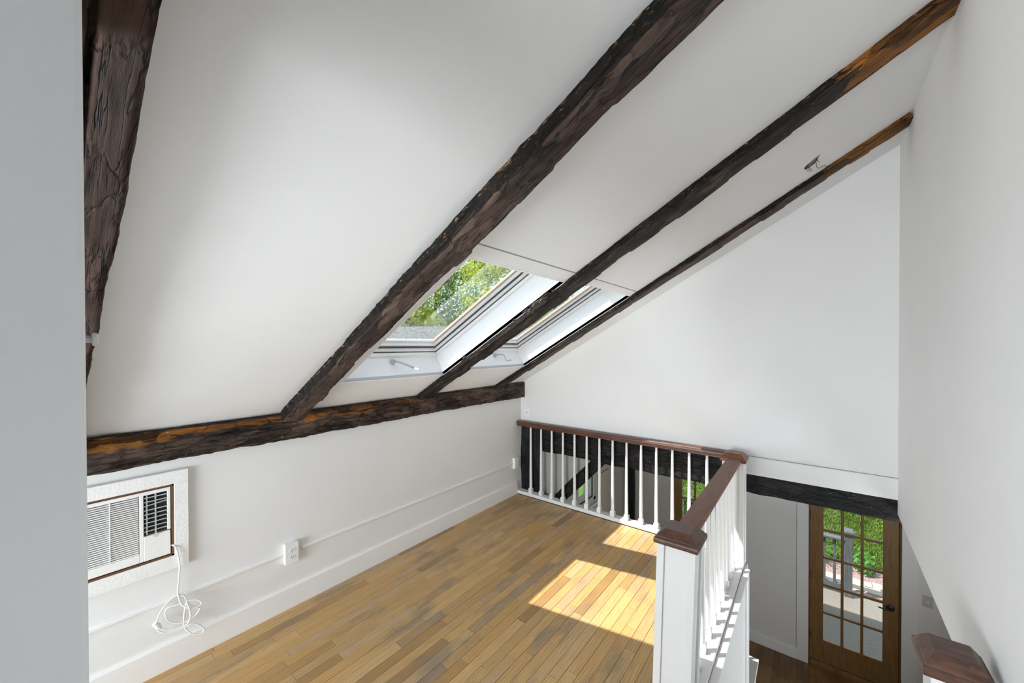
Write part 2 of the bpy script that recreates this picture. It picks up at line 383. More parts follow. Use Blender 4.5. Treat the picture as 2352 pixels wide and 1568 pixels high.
# right wall: hangs over the opening to the lower room
yb, ye = -2.7, 0.085
r = MB().poly([(RW(y)+dx, y, z) for dx in (0, 0.12) for (y, z) in ((yb, 0.53), (ye, 0.53), (ye, cz(RW(ye))+0.02), (yb, cz(RW(yb))+0.02))],
              [(0, 1, 2, 3), (7, 6, 5, 4), (0, 4, 5, 1), (1, 5, 6, 2), (2, 6, 7, 3), (3, 7, 4, 0)])
struct('wall_right', r, 'wall', 'plain white wall beside the stairwell')
r = MB().poly([(RW(y)+dx, y, z) for dx in (0, 0.12) for (y, z) in ((YB, 0.0), (yb, 0.0), (yb, cz(RW(yb))+0.02), (YB, cz(RW(YB))+0.02))],
              [(0, 1, 2, 3), (7, 6, 5, 4), (0, 4, 5, 1), (1, 5, 6, 2), (2, 6, 7, 3), (3, 7, 4, 0)])
struct('wall_hall', r, 'hall_grey', 'unseen hall wall made dark grey to dim the partition end')  # out of view, darkened to cut bounce onto the partition end
struct('wall_back', bx(-0.1, 3.1, YB-0.1, YB, ZL, 3.0), 'wall', 'white back wall of the hall')
# lower room shell
YD = 2.57
def wall_with_holes(name, x0, x1, y0, y1, z0, z1, holes, mat, label):
    """wall in the XZ plane (thickness y0..y1) with rectangular holes (x0,x1,z0,z1)"""
    xs = sorted({x0, x1, *[h[0] for h in holes], *[h[1] for h in holes]}); zs = sorted({z0, z1, *[h[2] for h in holes], *[h[3] for h in holes]})
    mb = MB()
    for i in range(len(xs)-1):
        for j in range(len(zs)-1):
            xm, zm = (xs[i]+xs[i+1])/2, (zs[j]+zs[j+1])/2
            if any(h[0] < xm < h[1] and h[2] < zm < h[3] for h in holes): continue
            mb.box(xs[i], xs[i+1], y0, y1, zs[j], zs[j+1])
    return struct(name, mb, mat, label)
D1 = (2.475, 3.243, -2.19, -0.16)       # door 1  x0 x1 z0 z1
D2 = (0.893, 1.661, -2.19, -0.16)
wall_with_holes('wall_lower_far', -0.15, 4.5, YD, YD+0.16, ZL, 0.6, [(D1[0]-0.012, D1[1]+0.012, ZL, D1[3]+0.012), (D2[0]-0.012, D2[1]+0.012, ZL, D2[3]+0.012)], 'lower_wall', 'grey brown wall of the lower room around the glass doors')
# lower left wall with a small window (hole in the YZ plane)
WY0, WY1, WZ0, WZ1 = 1.36, 1.812, -0.60, -0.20
mb = MB()
for (a, b_, c_, d_) in ((0.2, WY0, ZL, 0.6), (WY1, YD, ZL, 0.6), (WY0, WY1, ZL, WZ0), (WY0, WY1, WZ1, 0.6)): mb.box(-0.15, 0.0, a, b_, c_, d_)
struct('wall_lower_left', mb, 'lower_wall', 'grey brown side wall of the lower room')
struct('wall_lower_right', bx(4.5, 4.6, -4.0, YD+0.16, ZL, 0.6), 'lower_wall', 'grey brown right wall of the lower room')
struct('wall_lower_back', bx(2.2, 4.6, -4.1, -4.0, ZL, 0.6), 'lower_wall', 'grey brown back wall of the lower room')
struct('ceiling_lower', MB().box(-1.3, 4.6, 0.20, YD+0.45, 0.56, 0.66).box(3.03, 4.6, -4.1, 0.2, 0.53, 0.6), 'lower_wall', 'ceiling of the lower room with an added sun blocking overhang')  # left overhang is added to keep sun off the small side window
fl = struct('floor', MB().box(-0.02, 2.095, YB, 0.07, -0.16, -0.008).box(2.095, 2.9, YB, -1.60, -0.16, -0.008), 'old_wood', 'worn oak strip floor of the loft')
fl2 = struct('floor_lower', bx(-0.1, 4.6, -4.1, YD+0.1, ZL-0.1, ZL-0.008), 'old_wood', 'brown oak strip floor of the lower room')

# floorboards: one shared mesh, scaled along Y
def board_mesh(w, t, mat):
    c = 0.0011
    mb = MB().prism([(-w/2, -t), (w/2, -t), (w/2, -c), (w/2-c, 0), (-w/2+c, 0), (-w/2, -c)], 'y', 0, 1)
    me = bpy.data.meshes.new('floorboard'); me.from_pydata(mb.v, [], mb.f); me.update(); me.materials.append(MATS[mat])
    import bmesh as _bm
    bm = _bm.new(); bm.from_mesh(me); _bm.ops.recalc_face_normals(bm, faces=bm.faces); bm.to_mesh(me); bm.free()
    return me
def lay(parent, me, pitch, x0, x1, y0, y1, z, lmin, lmax, rng):
    n = int((x1-x0)/pitch)
    for i in range(n):
        x = x0 + pitch*(i+0.5); y = y0 - rng.uniform(0, lmin)
        while y < y1:
            L = rng.uniform(lmin, lmax)
            a, b_ = max(y, y0), min(y+L, y1)
            if y1-b_ < 0.12: b_ = y1
            if b_-a > 0.05:
                o = bpy.data.objects.new('floorboard', me); COL.objects.link(o); o.parent = parent
                o.location = (x, a+0.0008, z + rng.uniform(-0.0004, 0.0004)); o.scale = (1, b_-a-0.0016, 1)
            y = b_ if b_ == y1 else y+L
            if b_ == y1: break
rng = random.Random(11)
lay(fl, board_mesh(0.0563, 0.008, 'oak'), 0.0575, 0.0, 2.075, -3.12, 0.0, 0.0, 0.26, 0.85, rng)
struct('floor_hall', MB().box(0.0, 2.070, YB, -3.122, -0.008, 0.0).box(2.070, 2.9, YB, -1.6, -0.008, 0.0), 'hall_floor_grey', 'unseen hall floor made grey to keep bounced light neutral')  # unseen floor, neutral grey chosen against warm bounce light
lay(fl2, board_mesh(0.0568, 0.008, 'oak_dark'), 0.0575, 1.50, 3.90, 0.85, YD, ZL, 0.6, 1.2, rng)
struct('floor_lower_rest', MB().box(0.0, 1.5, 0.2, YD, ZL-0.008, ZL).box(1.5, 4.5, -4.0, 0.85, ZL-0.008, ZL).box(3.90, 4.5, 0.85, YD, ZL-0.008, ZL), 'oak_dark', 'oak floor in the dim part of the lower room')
struct('baseboard_left', MB().prism([(0, 0), (0.018, 0), (0.018, 0.122), (0.012, 0.132), (0, 0.132)], 'y', -3.212, 0.0), 'trim', 'white baseboard along the knee wall')
struct('trim_3', bx(0.0, 1.975, -0.0025, 0.0, -0.006, 0.004), 'dark_void', 'dark gap line under the white shoe rail')
# stairwell side of the loft
struct('trim_4', MB().box(2.096, 2.128, -1.46, -0.02, -2.2, -0.002), 'stair_trim', 'white panel below the railing down the stairwell')
struct('trim_5', MB().box(2.112, 2.140, -1.46, -0.11, -0.055, -0.012).box(2.112, 2.150, -1.46, -0.11, -0.012, 0.004), 'stair_trim', 'white moulded ledge along the stairwell edge', bevel=0.003)
struct('trim_6', MB().box(2.10, 2.142, -0.165, -0.06, -2.25, -0.055), 'stair_trim', 'white corner board below the far newel', bevel=0.003)
struct('wall_under_loft', MB().box(0.3, 2.10, -0.06, 0.05, ZL, -0.16), 'lower_wall', 'grey wall under the loft edge')

# ------------------------------------------------------------------ hewn timbers
def hewn(name, p0, ax, L, a, b, a0, a1, b0, b1, mat, seed=0, nseg=260, wob=0.006, tone=(0.0, 1.0, 0.5), orange=None, groove=None, chip=0.0, nf=10, ns=6, worn=0.010, parent=None):
    """timber along ax from p0; a = width direction, b = direction into the room; a0..a1 width, b0 hidden back, b1 front face"""
    p0, ax, a, b = Vector(p0), Vector(ax).normalized(), Vector(a).normalized(), Vector(b).normalized()
    prof = []
    for i in range(ns): prof.append((0, i/ns))              # side at a0, from back to front
    for i in range(nf): prof.append((1, i/nf))              # front
    for i in range(ns+1): prof.append((2, i/ns))            # side at a1
    n = len(prof); V, UV, TO, OR, CH = [], [], [], [], []
    for k in range(nseg+1):
        s = L*k/nseg
        def nz(f, o, amp): return noise.noise(Vector((s*f, o+seed*7.3, seed*3.1)))*amp
        A0 = a0 + nz(2.2, 1.0, wob) + nz(9, 2.0, wob*0.6) + nz(38, 2.5, wob*0.6)
        A1 = a1 + nz(2.2, 3.0, wob) + nz(9, 4.0, wob*0.5) + nz(45, 4.5, wob*0.25)
        cell = math.floor(s*8.5 + nz(3, 9, 0.8))
        B1 = b1 + nz(1.6, 5.0, wob) + nz(7, 6.0, wob*0.5) + (noise.noise(Vector((cell*3.7, seed*5.0, 0.3))))*wob*1.7
        for (w, t) in prof:
            if w == 0: pa, pb = A0, b0+(B1-b0)*t
            elif w == 1: pa, pb = A0+(A1-A0)*t, B1
            else: pa, pb = A1, B1+(b0-B1)*t
            ca = min(abs(pa-A0), abs(A1-pa)); cb = abs(B1-pb)
            wr = worn*(0.7+0.6*noise.noise(Vector((s*5, seed, 1.7))))
            if w == 1 and ca < wr*1.2: pb -= (b1-b0)/abs(b1-b0)*(wr-ca/1.2)*0.7
            if w != 1 and cb < wr: pa += (wr-cb)*0.35*(1 if w == 0 else -1)
            q = Vector((s*14, pa*40, pb*40+seed))
            h = noise.noise(q)*wob*0.35 + noise.noise(q*2.3)*wob*0.2
            if w == 1: pb += h
            else: pa += h
            if groove and w == 1:
                gd = groove(s, (pa-a0)/(a1-a0)); pb -= gd
            V.append(p0+ax*s+a*pa+b*pb)
            per = {0: pb-b0, 1: (b1-b0)+pa-a0, 2: (b1-b0)+(a1-a0)+(b1-pb)}[w]
            UV.append((s+seed*5.7, per+seed*2.1)); TO.append(tone[w]); CH.append(chip*(1.0 if (w == 0 and t < 0.40) else 0.15 if w == 0 else 0.0)); OR.append(orange(s, w, t) if orange else 0.0)
    Fc = []
    for k in range(nseg):
        for i in range(n-1):
            Fc.append((k*n+i, k*n+i+1, (k+1)*n+i+1, (k+1)*n+i))
        Fc.append((k*n+n-1, k*n, (k+1)*n, (k+1)*n+n-1))
    Fc.append(tuple(range(n))[::-1]); Fc.append(tuple(nseg*n+i for i in range(n)))
    o = wloc(parent) if parent else Vector((0, 0, 0))
    me = bpy.data.meshes.new(name); me.from_pydata([tuple(v-o) for v in V], [], Fc); me.update()
    uv = me.uv_layers.new(name='UVMap')
    li = np.empty(len(me.loops), dtype=np.int32); me.loops.foreach_get('vertex_index', li)
    uv.data.foreach_set('uv', np.array(UV, dtype=np.float32)[li].ravel())
    for nm, arr in (('tone', TO), ('orange', OR), ('chip', CH)):
        at = me.attributes.new(nm, 'FLOAT', 'POINT'); at.data.foreach_set('value', arr)
    import bmesh as _bm
    bm = _bm.new(); bm.from_mesh(me); _bm.ops.recalc_face_normals(bm, faces=bm.faces); bm.to_mesh(me); bm.free()
    me.polygons.foreach_set('use_smooth', [True]*len(me.polygons))
    me.materials.append(MATS[mat]); ob = bpy.data.objects.new(name, me); COL.objects.link(ob)
    if parent: ob.parent = parent
    return ob
UPS = (CS, 0, SN); INN = (SN, 0, -CS)
def rafter(y0, y1, d, x0, x1, label, seed, mat='beam', **kw):
    o = hewn('rafter', S(x0, 0, 0), UPS, (x1-x0)/CS, (0, 1, 0), INN, y0, y1, -0.012, d, mat, seed, **kw)
    return tag(o, label, 'beam', 'hewn rafters across the sloped ceiling')
sstep = lambda a, b, x: max(0, min(1, (x-a)/(b-a)))
def crack(s, u):
    if s < 1.62: return 0
    uc = 0.705 + 0.010*math.sin(s*9)
    w = 0.012 + 0.03*min(1, (s-1.62)/0.5)
    return 0.03*max(0, 1-abs(u-uc)/w)
rafter(-3.335, -3.128, 0.10, 0.0, 2.86, 'broad brown rafter with a long crack above the partition', 1, 'beam_near', tone=(1, 1, 1), nf=60, groove=crack, wob=0.007, worn=0.014, orange=lambda s, w, t: 0.55 if w == 2 else 0.18)
rafter(-2.322, -2.215, 0.062, 0.04, 2.86, 'thick dark rafter passing left of the nearer skylight', 2, tone=(0.0, 0.92, 0.6), wob=0.008, worn=0.010, chip=1.0, orange=lambda s, w, t: 0.36 if w == 0 else 0.0)
rafter(-1.335, -1.205, 0.040, 0.04, 2.87, 'dark rafter between the two skylights with an orange upper end', 3, tone=(0.05, 0.42, 0.7), chip=1.0, orange=lambda s, w, t: (0.95 if s > 2.95-0.10*t else 0.0) + (0.40 if w == 0 and t < .6 else 0.0))
rafter(-0.382, -0.268, 0.034, 0.04, 2.885, 'slender rafter nearest the gable wall with an orange upper end', 4, tone=(0.15, 0.62, 0.8), chip=1.0, nseg=260, orange=lambda s, w, t: 0.9 if s > 2.86 else 0.22 if w == 0 else 0.0)
tag(hewn('plate_beam', (0, -3.2, 0), (0, 1, 0), 3.287, (0, 0, 1), (1, 0, 0), 1.028, 1.182, -0.01, 0.048, 'beam', 5, nseg=180, wob=0.008, tone=(0.4, 0.55, 0.8), nf=16,
         orange=lambda s, w, t: (0.20+0.42*sstep(0.35, 0.8, t)+0.18*sstep(0.7, 0.2, s))*(1-0.7*sstep(1.7, 2.4, s))*(1.0 if w != 0 else 0.4)),
    'long hewn plate beam along the top of the knee wall', 'beam')
# tarred timber frame under the gable
tag(hewn('tie_beam', (0.0, 0, 0), (1, 0, 0), 2.93, (0, 0, 1), (0, -1, 0), 0.475, 0.757, -0.24, -0.092, 'beam_tar', 6, nseg=150, wob=0.007, tone=(0.1, 0.34, 0.2), nf=14,
         orange=None), 'massive tar black tie beam under the gable wall', 'beam')
tag(hewn('corner_post', (0, 0, ZL), (0, 0, 1), 2.25+0.74, (1, 0, 0), (0, -1, 0), 0.0, 0.235, -0.24, -0.088, 'beam_tar', 7, nseg=120, wob=0.008, tone=(0.0, 0.0, 0.0), nf=12),
    'tar black corner post behind the first balusters', 'post')
_bd = Vector((0.445, 0, 0.47)).normalized(); _bn = Vector((-_bd.z, 0, _bd.x))
tag(hewn('brace', (0.10, 0, -0.36), _bd, 1.27, _bn, (0, -1, 0), -0.048, 0.052, -0.22, -0.10, 'beam_tar', 8, nseg=60, wob=0.004, tone=(0.1, 0.12, 0.1), nf=8),
    'tar black diagonal brace between the corner post and tie beam', 'beam')
struct('wall_infill', MB().prism([(0.22, 0.5), (0.22, -0.30), (0.92, 0.5)], 'y', 0.13, 0.18), 'infill', 'pale grey plaster infill above the diagonal brace')

# ------------------------------------------------------------------ skylights
def skylight(name, O, G, label, crank):
    x0, x1, y0, y1 = O
    t = thing(name, S((x0+x1)/2, (y0+y1)/2, 0), label, kind='structure')
    D = 0.155; w = 0.02
    def part(nm, boxes, mat, par=t, bev=0.002):
        mb = MB()
        for q in boxes: mb.box(*q, S)
        return mb.build(nm, mat, par, bevel=bev)
    for q in ((x0-w, x0, y0-w, y1+w, -0.001, D), (x1, x1+w, y0-w, y1+w, -0.001, D), (x0, x1, y0-w, y0, -0.001, D), (x0, x1, y1, y1+w, -0.001, D)):
        part('reveal_board', [q], 'skylight_white', bev=0)
    # thin bead around the opening edge
    part('edge_bead', [(x0-0.012, x0, y0-0.012, y1+0.012, -0.004, 0.004), (x1, x1+0.012, y0-0.012, y1+0.012, -0.004, 0.004), (x0, x1, y0-0.012, y0, -0.004, 0.004), (x0, x1, y1, y1+0.012, -0.004, 0.004)], 'skylight_white')
    gx0, gx1, gy0, gy1 = G
    def ring(i, o_, d0, d1):           # between inset i (towards the glass) and the opening
        a0, a1, b0, b1 = x0+(gx0-x0)*i, x1+(gx1-x1)*i, y0+(gy0-y0)*i, y1+(gy1-y1)*i
        e0, e1, f0, f1 = x0-o_, x1+o_, y0-o_, y1+o_
        return [(e0, a0, f0, f1, d0, d1), (a1, e1, f0, f1, d0, d1), (a0, a1, f0, b0, d0, d1), (a0, a1, b1, f1, d0, d1)]
    fr = part('frame', ring(0.22, w, D, D+0.022), 'skylight_white')
    part('frame_groove', ring(0.24, w, D+0.022, D+0.027), 'skylight_dark', fr, 0)
    part('frame_step', ring(0.45, w, D+0.027, D+0.046), 'skylight_white', fr)
    sa = part('sash', ring(0.80, w, D+0.050, D+0.072), 'skylight_white')
    part('sash_gasket', ring(0.62, w, D+0.046, D+0.050), 'skylight_dark', sa, 0)
    rb = ring(1.0, w, D+0.072, D+0.090)
    part('sash_bead', rb[:3], 'skylight_white', sa)
    part('wood_bead', rb[3:], 'sash_wood', sa)
    part('pane', [(gx0-0.005, gx1+0.005, gy0-0.005, gy1+0.005, D+0.080, D+0.084)], 'glass', bev=0)
    part('outer_cladding', ring(0.55, 0.06, D+0.092, D+0.104), 'grey_metal', bev=0)
    ym = (y0+y1)/2
    if crank == 0:
        base = Vector(S(x0+0.022, ym-0.02, 0.125)); h = thing('crank_handle', base); h.parent = t; h.location = base - wloc(t)
        MB().lathe([(0.020, 0.0), (0.019, 0.006), (0.011, 0.014), (0.009, 0.024)], S(x0+0.004, ym-0.015, 0.115), 14, 'x').build('crank_base', 'lever_white', h, smooth='auto')
        MB().tube([S(x0+0.02, ym-0.015, 0.112), S(x0+0.040, ym+0.02, 0.085), S(x0+0.062, ym+0.085, 0.030)], [0.0075, 0.0075, 0.0065], 10).build('crank_arm', 'lever_white', h, smooth=True)
        MB().tube([S(x0+0.062, ym+0.085, 0.030), S(x0+0.070, ym+0.104, 0.012)], [0.0085, 0.0085], 10).build('crank_grip', 'plastic', h, smooth='auto')
    else:
        base = Vector(S(x0+0.022, ym+0.02, 0.125)); h = thing('crank_handle', base); h.parent = t; h.location = base - wloc(t)
        MB().lathe([(0.020, 0.0), (0.019, 0.006), (0.011, 0.014), (0.009, 0.024)], S(x0+0.004, ym+0.03, 0.115), 14, 'x').build('crank_base', 'lever_white', h, smooth='auto')
        MB().tube([S(x0+0.02, ym+0.03, 0.112), S(x0+0.045, ym+0.075, 0.095), S(x0+0.05, ym+0.082, 0.085), S(x0+0.05, ym+0.084, 0.035), S(x0+0.055, ym+0.09, 0.028), S(x0+0.065, ym+0.125, 0.028)], 0.006, 8).build('crank_arm', 'lever_white', h, smooth=True)
    return t
skylight('window_1', O1, (0.428, 1.243, -2.045, -1.400), 'white roof window between the thick rafter and the middle rafter', 0)
skylight('window_2', O2, (0.470, 1.265, -1.115, -0.450), 'white roof window between the middle rafter and the gable rafter', 1)

# ------------------------------------------------------------------ railings
def baluster(parent, x, y, z0, z1, n=10):
    b = MB()
    r = 0.019
    b.box(x-r, x+r, y-r, y+r, z0, z0+0.040)
    b.rings([[(x+q*math.copysign(1, 0)*0+q*cx, y+q*cy, z) for cx, cy in ((-1, -1), (1, -1), (1, 1), (-1, 1))] for q, z in ((r, z0+0.040), (0.016, z0+0.048))], cap=True)
    b.lathe([(0.0155, z0+0.046), (0.0150, z0+0.12), (0.0125, z0+(z1-z0)*0.6), (0.0098, z1)], (x, y, 0), n)
    return b.build('baluster', 'stair_trim', parent, smooth='auto')
def rail_profile(c, zt, w, h):
    """cross-section (u,z) of the moulded handrail"""
    return [(c-w*0.34, zt-h), (c-w*0.34, zt-h*0.82), (c-w*0.42, zt-h*0.72), (c-w*0.42, zt-h*0.60), (c-w*0.5, zt-h*0.45), (c-w*0.5, zt-h*0.20), (c-w*0.42, zt-h*0.03), (c-w*0.25, zt),
            (c+w*0.25, zt), (c+w*0.42, zt-h*0.03), (c+w*0.5, zt-h*0.20), (c+w*0.5, zt-h*0.45), (c+w*0.42, zt-h*0.60), (c+w*0.42, zt-h*0.72), (c+w*0.34, zt-h*0.82), (c+w*0.34, zt-h)]
def cap_rings(cx, cy, zb, s, ax=1.0):
    prof = [(0.62, 0), (0.98, 0), (1.0, 0.006), (1.0, 0.018), (0.96, 0.024), (0.90, 0.026), (0.88, 0.030), (0.62, 0.054), (0.58, 0.057)]
    return [[(cx+s*p*a, cy+s*ax*p*b, zb+h) for a, b in ((-1, -1), (1, -1), (1, 1), (-1, 1))] for p, h in prof]
fr = thing('railing', (0.0, 0.04, 0.0), 'railing in front of the gable with white balusters and dark brown handrail', 'railing')
bx(0.0, 1.985, 0.0, 0.078, 0.004, 0.037).build('shoe_rail', 'stair_trim', fr, bevel=0.004, seg=2)
for k in range(14): baluster(fr, 0.166+0.1292*k, 0.036, 0.035, 0.735)
MB().prism(rail_profile(0.040, 0.776, 0.082, 0.052), 'x', 0.004, 1.995).build('handrail', 'handrail_x', fr, smooth='auto')
sr = thing('railing', (2.05, -0.75, 0.0), 'railing along the stairwell with two boxed newel posts', 'railing')
bx(1.995, 2.112, -1.47, -0.0, 0.0, 0.030).build('shoe_rail', 'stair_trim', sr, bevel=0.004, seg=2)
for k in range(10): baluster(sr, 2.056, -1.395+0.1292*k, 0.028, 0.735)
MB().prism(rail_profile(2.054, 0.776, 0.090, 0.05), 'y', -1.47, -0.11).build('handrail', 'handrail_y', sr, smooth='auto')
def newel(parent, cx, cy, hw, z0, z1, capmat, caps, lean=0.0, zb=None, point=False):
    T = lambda x, y, z: (x - lean*(z1-z), y, z)
    b = MB().box(cx-hw+0.010, cx+hw-0.010, cy-hw+0.010, cy+hw-0.010, z0, z1, T)
    nw = b.build('newel_post', 'stair_trim', parent)
    q = 0.030
    for sx_ in (-1, 1):
        for sy_ in (-1, 1):
            xa, xb = sorted((cx+sx_*hw, cx+sx_*(hw-q))); ya, yb2 = sorted((cy+sy_*hw, cy+sy_*(hw-q)))
            if point and sx_ == 1:
                mb = MB().box(xa, xb, ya, yb2, z0+0.03, z1, T)
                mb.poly([(xa, ya, z0+0.03), (xb, ya, z0+0.03), (xb, yb2, z0+0.03), (xa, yb2, z0+0.03), (xb, ya, z0-0.02), (xb, yb2, z0-0.02)], [(0, 1, 4), (3, 5, 2), (0, 4, 5, 3), (1, 2, 5, 4), (0, 3, 2, 1)])
                mb.build('corner_board', 'stair_trim', nw, bevel=0.0015)
            else:
                MB().box(xa, xb, ya, yb2, z0, z1, T).build('corner_board', 'stair_trim', nw, bevel=0.0015)
    MB().rings(cap_rings(cx, cy, z1, caps)).build('newel_cap', capmat, nw, bevel=0.0025, seg=2)
    return nw
newel(sr, 2.048, -1.520, 0.076, -0.30, 0.745, 'cap_dark', 0.088, lean=0.030)
newel(sr, 2.046, -0.068, 0.068, 0.02, 0.748, 'cap_light', 0.082, point=True)
n3 = thing('newel_post', (2.795, -1.70, -0.1), 'dark capped newel post against the plain wall in the lower corner', 'newel post')
bx(2.745, 2.845, -1.75, -1.65, -0.1, 0.700).build('post', 'stair_trim', n3, bevel=0.003)
MB().rings(cap_rings(2.792, -1.705, 0.700, 0.068, 1.1)).build('cap', 'cap_dark', n3, bevel=0.002, seg=2)

# staircase down (mostly below the frame)
st = thing('staircase', (2.5, -1.6, ZL), 'white and brown stairs leading down beside the railing', 'stairs')
for i in range(10):
    y = -1.60+0.225*i; z = -0.2045*(i+1)
    bx(2.145, 2.86, y-0.02, y+0.235, z-0.03, z).build('tread', 'oak_dark', st, bevel=0.004)
    bx(2.145, 2.86, y-0.001, y+0.014, z, z+0.1745).build('riser', 'stair_trim', st)
bx(2.145, 2.86, 0.65, 0.664, ZL, -2.075).build('riser', 'stair_trim', st)

# ------------------------------------------------------------------ air conditioner in the knee wall
FX = 0.026
struct('trim_7', bx(0.0, FX, -3.212, -2.741, 0.905, 0.968), 'casing_board', 'white top board around the air conditioner', bevel=0.002)
struct('trim_8', bx(0.0, FX, -2.796, -2.741, 0.553, 0.905), 'casing_board', 'white side board around the air conditioner', bevel=0.002)
struct('trim_9', bx(0.0, FX, -3.212, -2.741, 0.487, 0.553), 'casing_board', 'white bottom board around the air conditioner', bevel=0.002)
struct('trim_10', MB().box(0.0, 0.020, -2.806, -2.796, 0.553, 0.905).box(0.0, 0.020, -3.212, -2.796, 0.553, 0.562).box(0.0, 0.020, -3.212, -2.796, 0.897, 0.905).box(0.0, 0.004, -3.212, -2.80, 0.555, 0.902), 'raw_wood', 'brown wood edge inside the white frame')
ac = thing('air_conditioner', (0.0, -2.95, 0.56), 'white through wall air conditioner with dangling cord', 'air conditioner')
A0, A1, AZ0, AZ1, AX = -3.19, -2.8085, 0.566, 0.893, 0.018
yv0, yv1, zv0, zv1 = -2.905, -2.820, 0.687, 0.876
MB().box(0.004, AX, A0, A1, AZ1-0.014, AZ1).box(0.004, AX, yv1, A1, zv0, AZ1-0.014).box(0.004, AX, -2.919, yv0, AZ0, AZ1-0.014).box(0.004, AX, yv0, yv1, zv1, AZ1-0.014).box(0.004, AX, A0, -2.919, AZ0, 0.606).build('front_panel', 'plastic', ac, bevel=0.002)
bx(0.004, AX+0.002, yv0+0.0, A1-0.001, AZ0, zv0-0.005).build('control_door', 'plastic', ac, bevel=0.002)
MB().lathe([(0.010, AX+0.0015), (0.010, AX+0.003)], (0, -2.862, zv0-0.009), 16, 'x').build('finger_notch', 'louvre', ac)
bx(0.003, 0.006, A0, -2.919, 0.606, AZ1-0.014).build('grille_backing', 'grille_dark', ac)
bx(0.0025, 0.005, yv0, yv1, zv0, zv1).build('vent_backing', 'dark_void', ac)
ng = 29
for i in range(ng):
    z = 0.611+(AZ1-0.014-0.611)*i/(ng-1)
    MB().prism([(0.006, z-0.0018), (AX-0.001, z-0.0032), (AX, z-0.001), (AX-0.002, z+0.0018), (0.006, z+0.0018)], 'y', A0, -2.922).build('grille_slat', 'plastic', ac)
for y in (-3.015, -3.10): bx(0.006, AX+0.0004, y-0.0012, y+0.0012, 0.606, AZ1-0.014).build('grille_rib', 'plastic', ac)
for y in (yv0+0.012, yv0+0.043): bx(0.006, 0.012, y-0.0025, y+0.0025, zv0, zv1).build('vent_divider', 'louvre', ac)
for i in range(9):
    z = zv0+0.018+i*0.0198; tl = 0.010 if i == 6 else 0.0
    mb = MB()
    mb.poly([(x, y, z+dz+(tl*(y-yv0)/(yv1-yv0) if tl else 0)) for y in (yv0+0.003, yv1) for x, dz in ((0.008, -0.0045), (0.020, 0.0030), (0.020, 0.0008), (0.008, -0.0062))], [(0, 1, 2, 3), (7, 6, 5, 4), (0, 4, 5, 1), (1, 5, 6, 2), (2, 6, 7, 3), (3, 7, 4, 0)])
    mb.build('vent_louvre', 'louvre', ac)
# power cord: traced in the plane just off the wall
def smooth_path(P, n=6):
    P = [Vector(p) for p in P]; out = []
    for i in range(len(P)-1):
        a, b, c, d = P[max(i-1, 0)], P[i], P[i+1], P[min(i+2, len(P)-1)]
        for k in range(n):
            t = k/n
            out.append(0.5*((2*b)+(c-a)*t+(2*a-5*b+4*c-d)*t*t+(3*b-a-3*c+d)*t**3))
    out.append(P[-1]); return out
cz1 = lambda x, y, X: onX(180+x/2.578, 960+y/2.578, X)
cord = [(548, 752, .012), (562, 752, .022), (578, 772, .036), (592, 820, .040), (600, 880, .040), (594, 960, .036), (590, 1030, .036), (600, 1080, .040), (622, 1112, .046), (665, 1124, .052), (715, 1112, .056), (728, 1092, .052), (705, 1076, .046), (655, 1080, .040), (590, 1103, .034), (530, 1122, .030), (514, 1160, .032), (540, 1204, .036), (610, 1212, .042), (680, 1180, .048), (718, 1130, .052), (700, 1122, .048), (655, 1100, .042), (628, 1056, .036), (600, 1043, .032),
        (555, 1065, .030), (500, 1125, .032), (465, 1200, .036), (466, 1250, .040), (510, 1270, .046), (600, 1250, .052), (680, 1216, .056), (738, 1240, .056), (734, 1270, .052), (690, 1278, .048), (645, 1258, .044), (625, 1215, .042), (628, 1150, .046), (640, 1095, .050), (658, 1130, .056), (662, 1180, .056), (640, 1222, .052), (560, 1252, .046), (510, 1252, .042), (482, 1240, .040)]
pc = MB().tube(smooth_path([cz1(*c) for c in cord], 6), 0.0034, 8).build('power_cord', 'plastic', ac, smooth=True)
MB().tube([cz1(486, 1243, .040), cz1(470, 1228, .040), cz1(450, 1215, .040)], [0.006, 0.012, 0.011], 10).build('plug', 'plate_plastic', pc, smooth='auto')

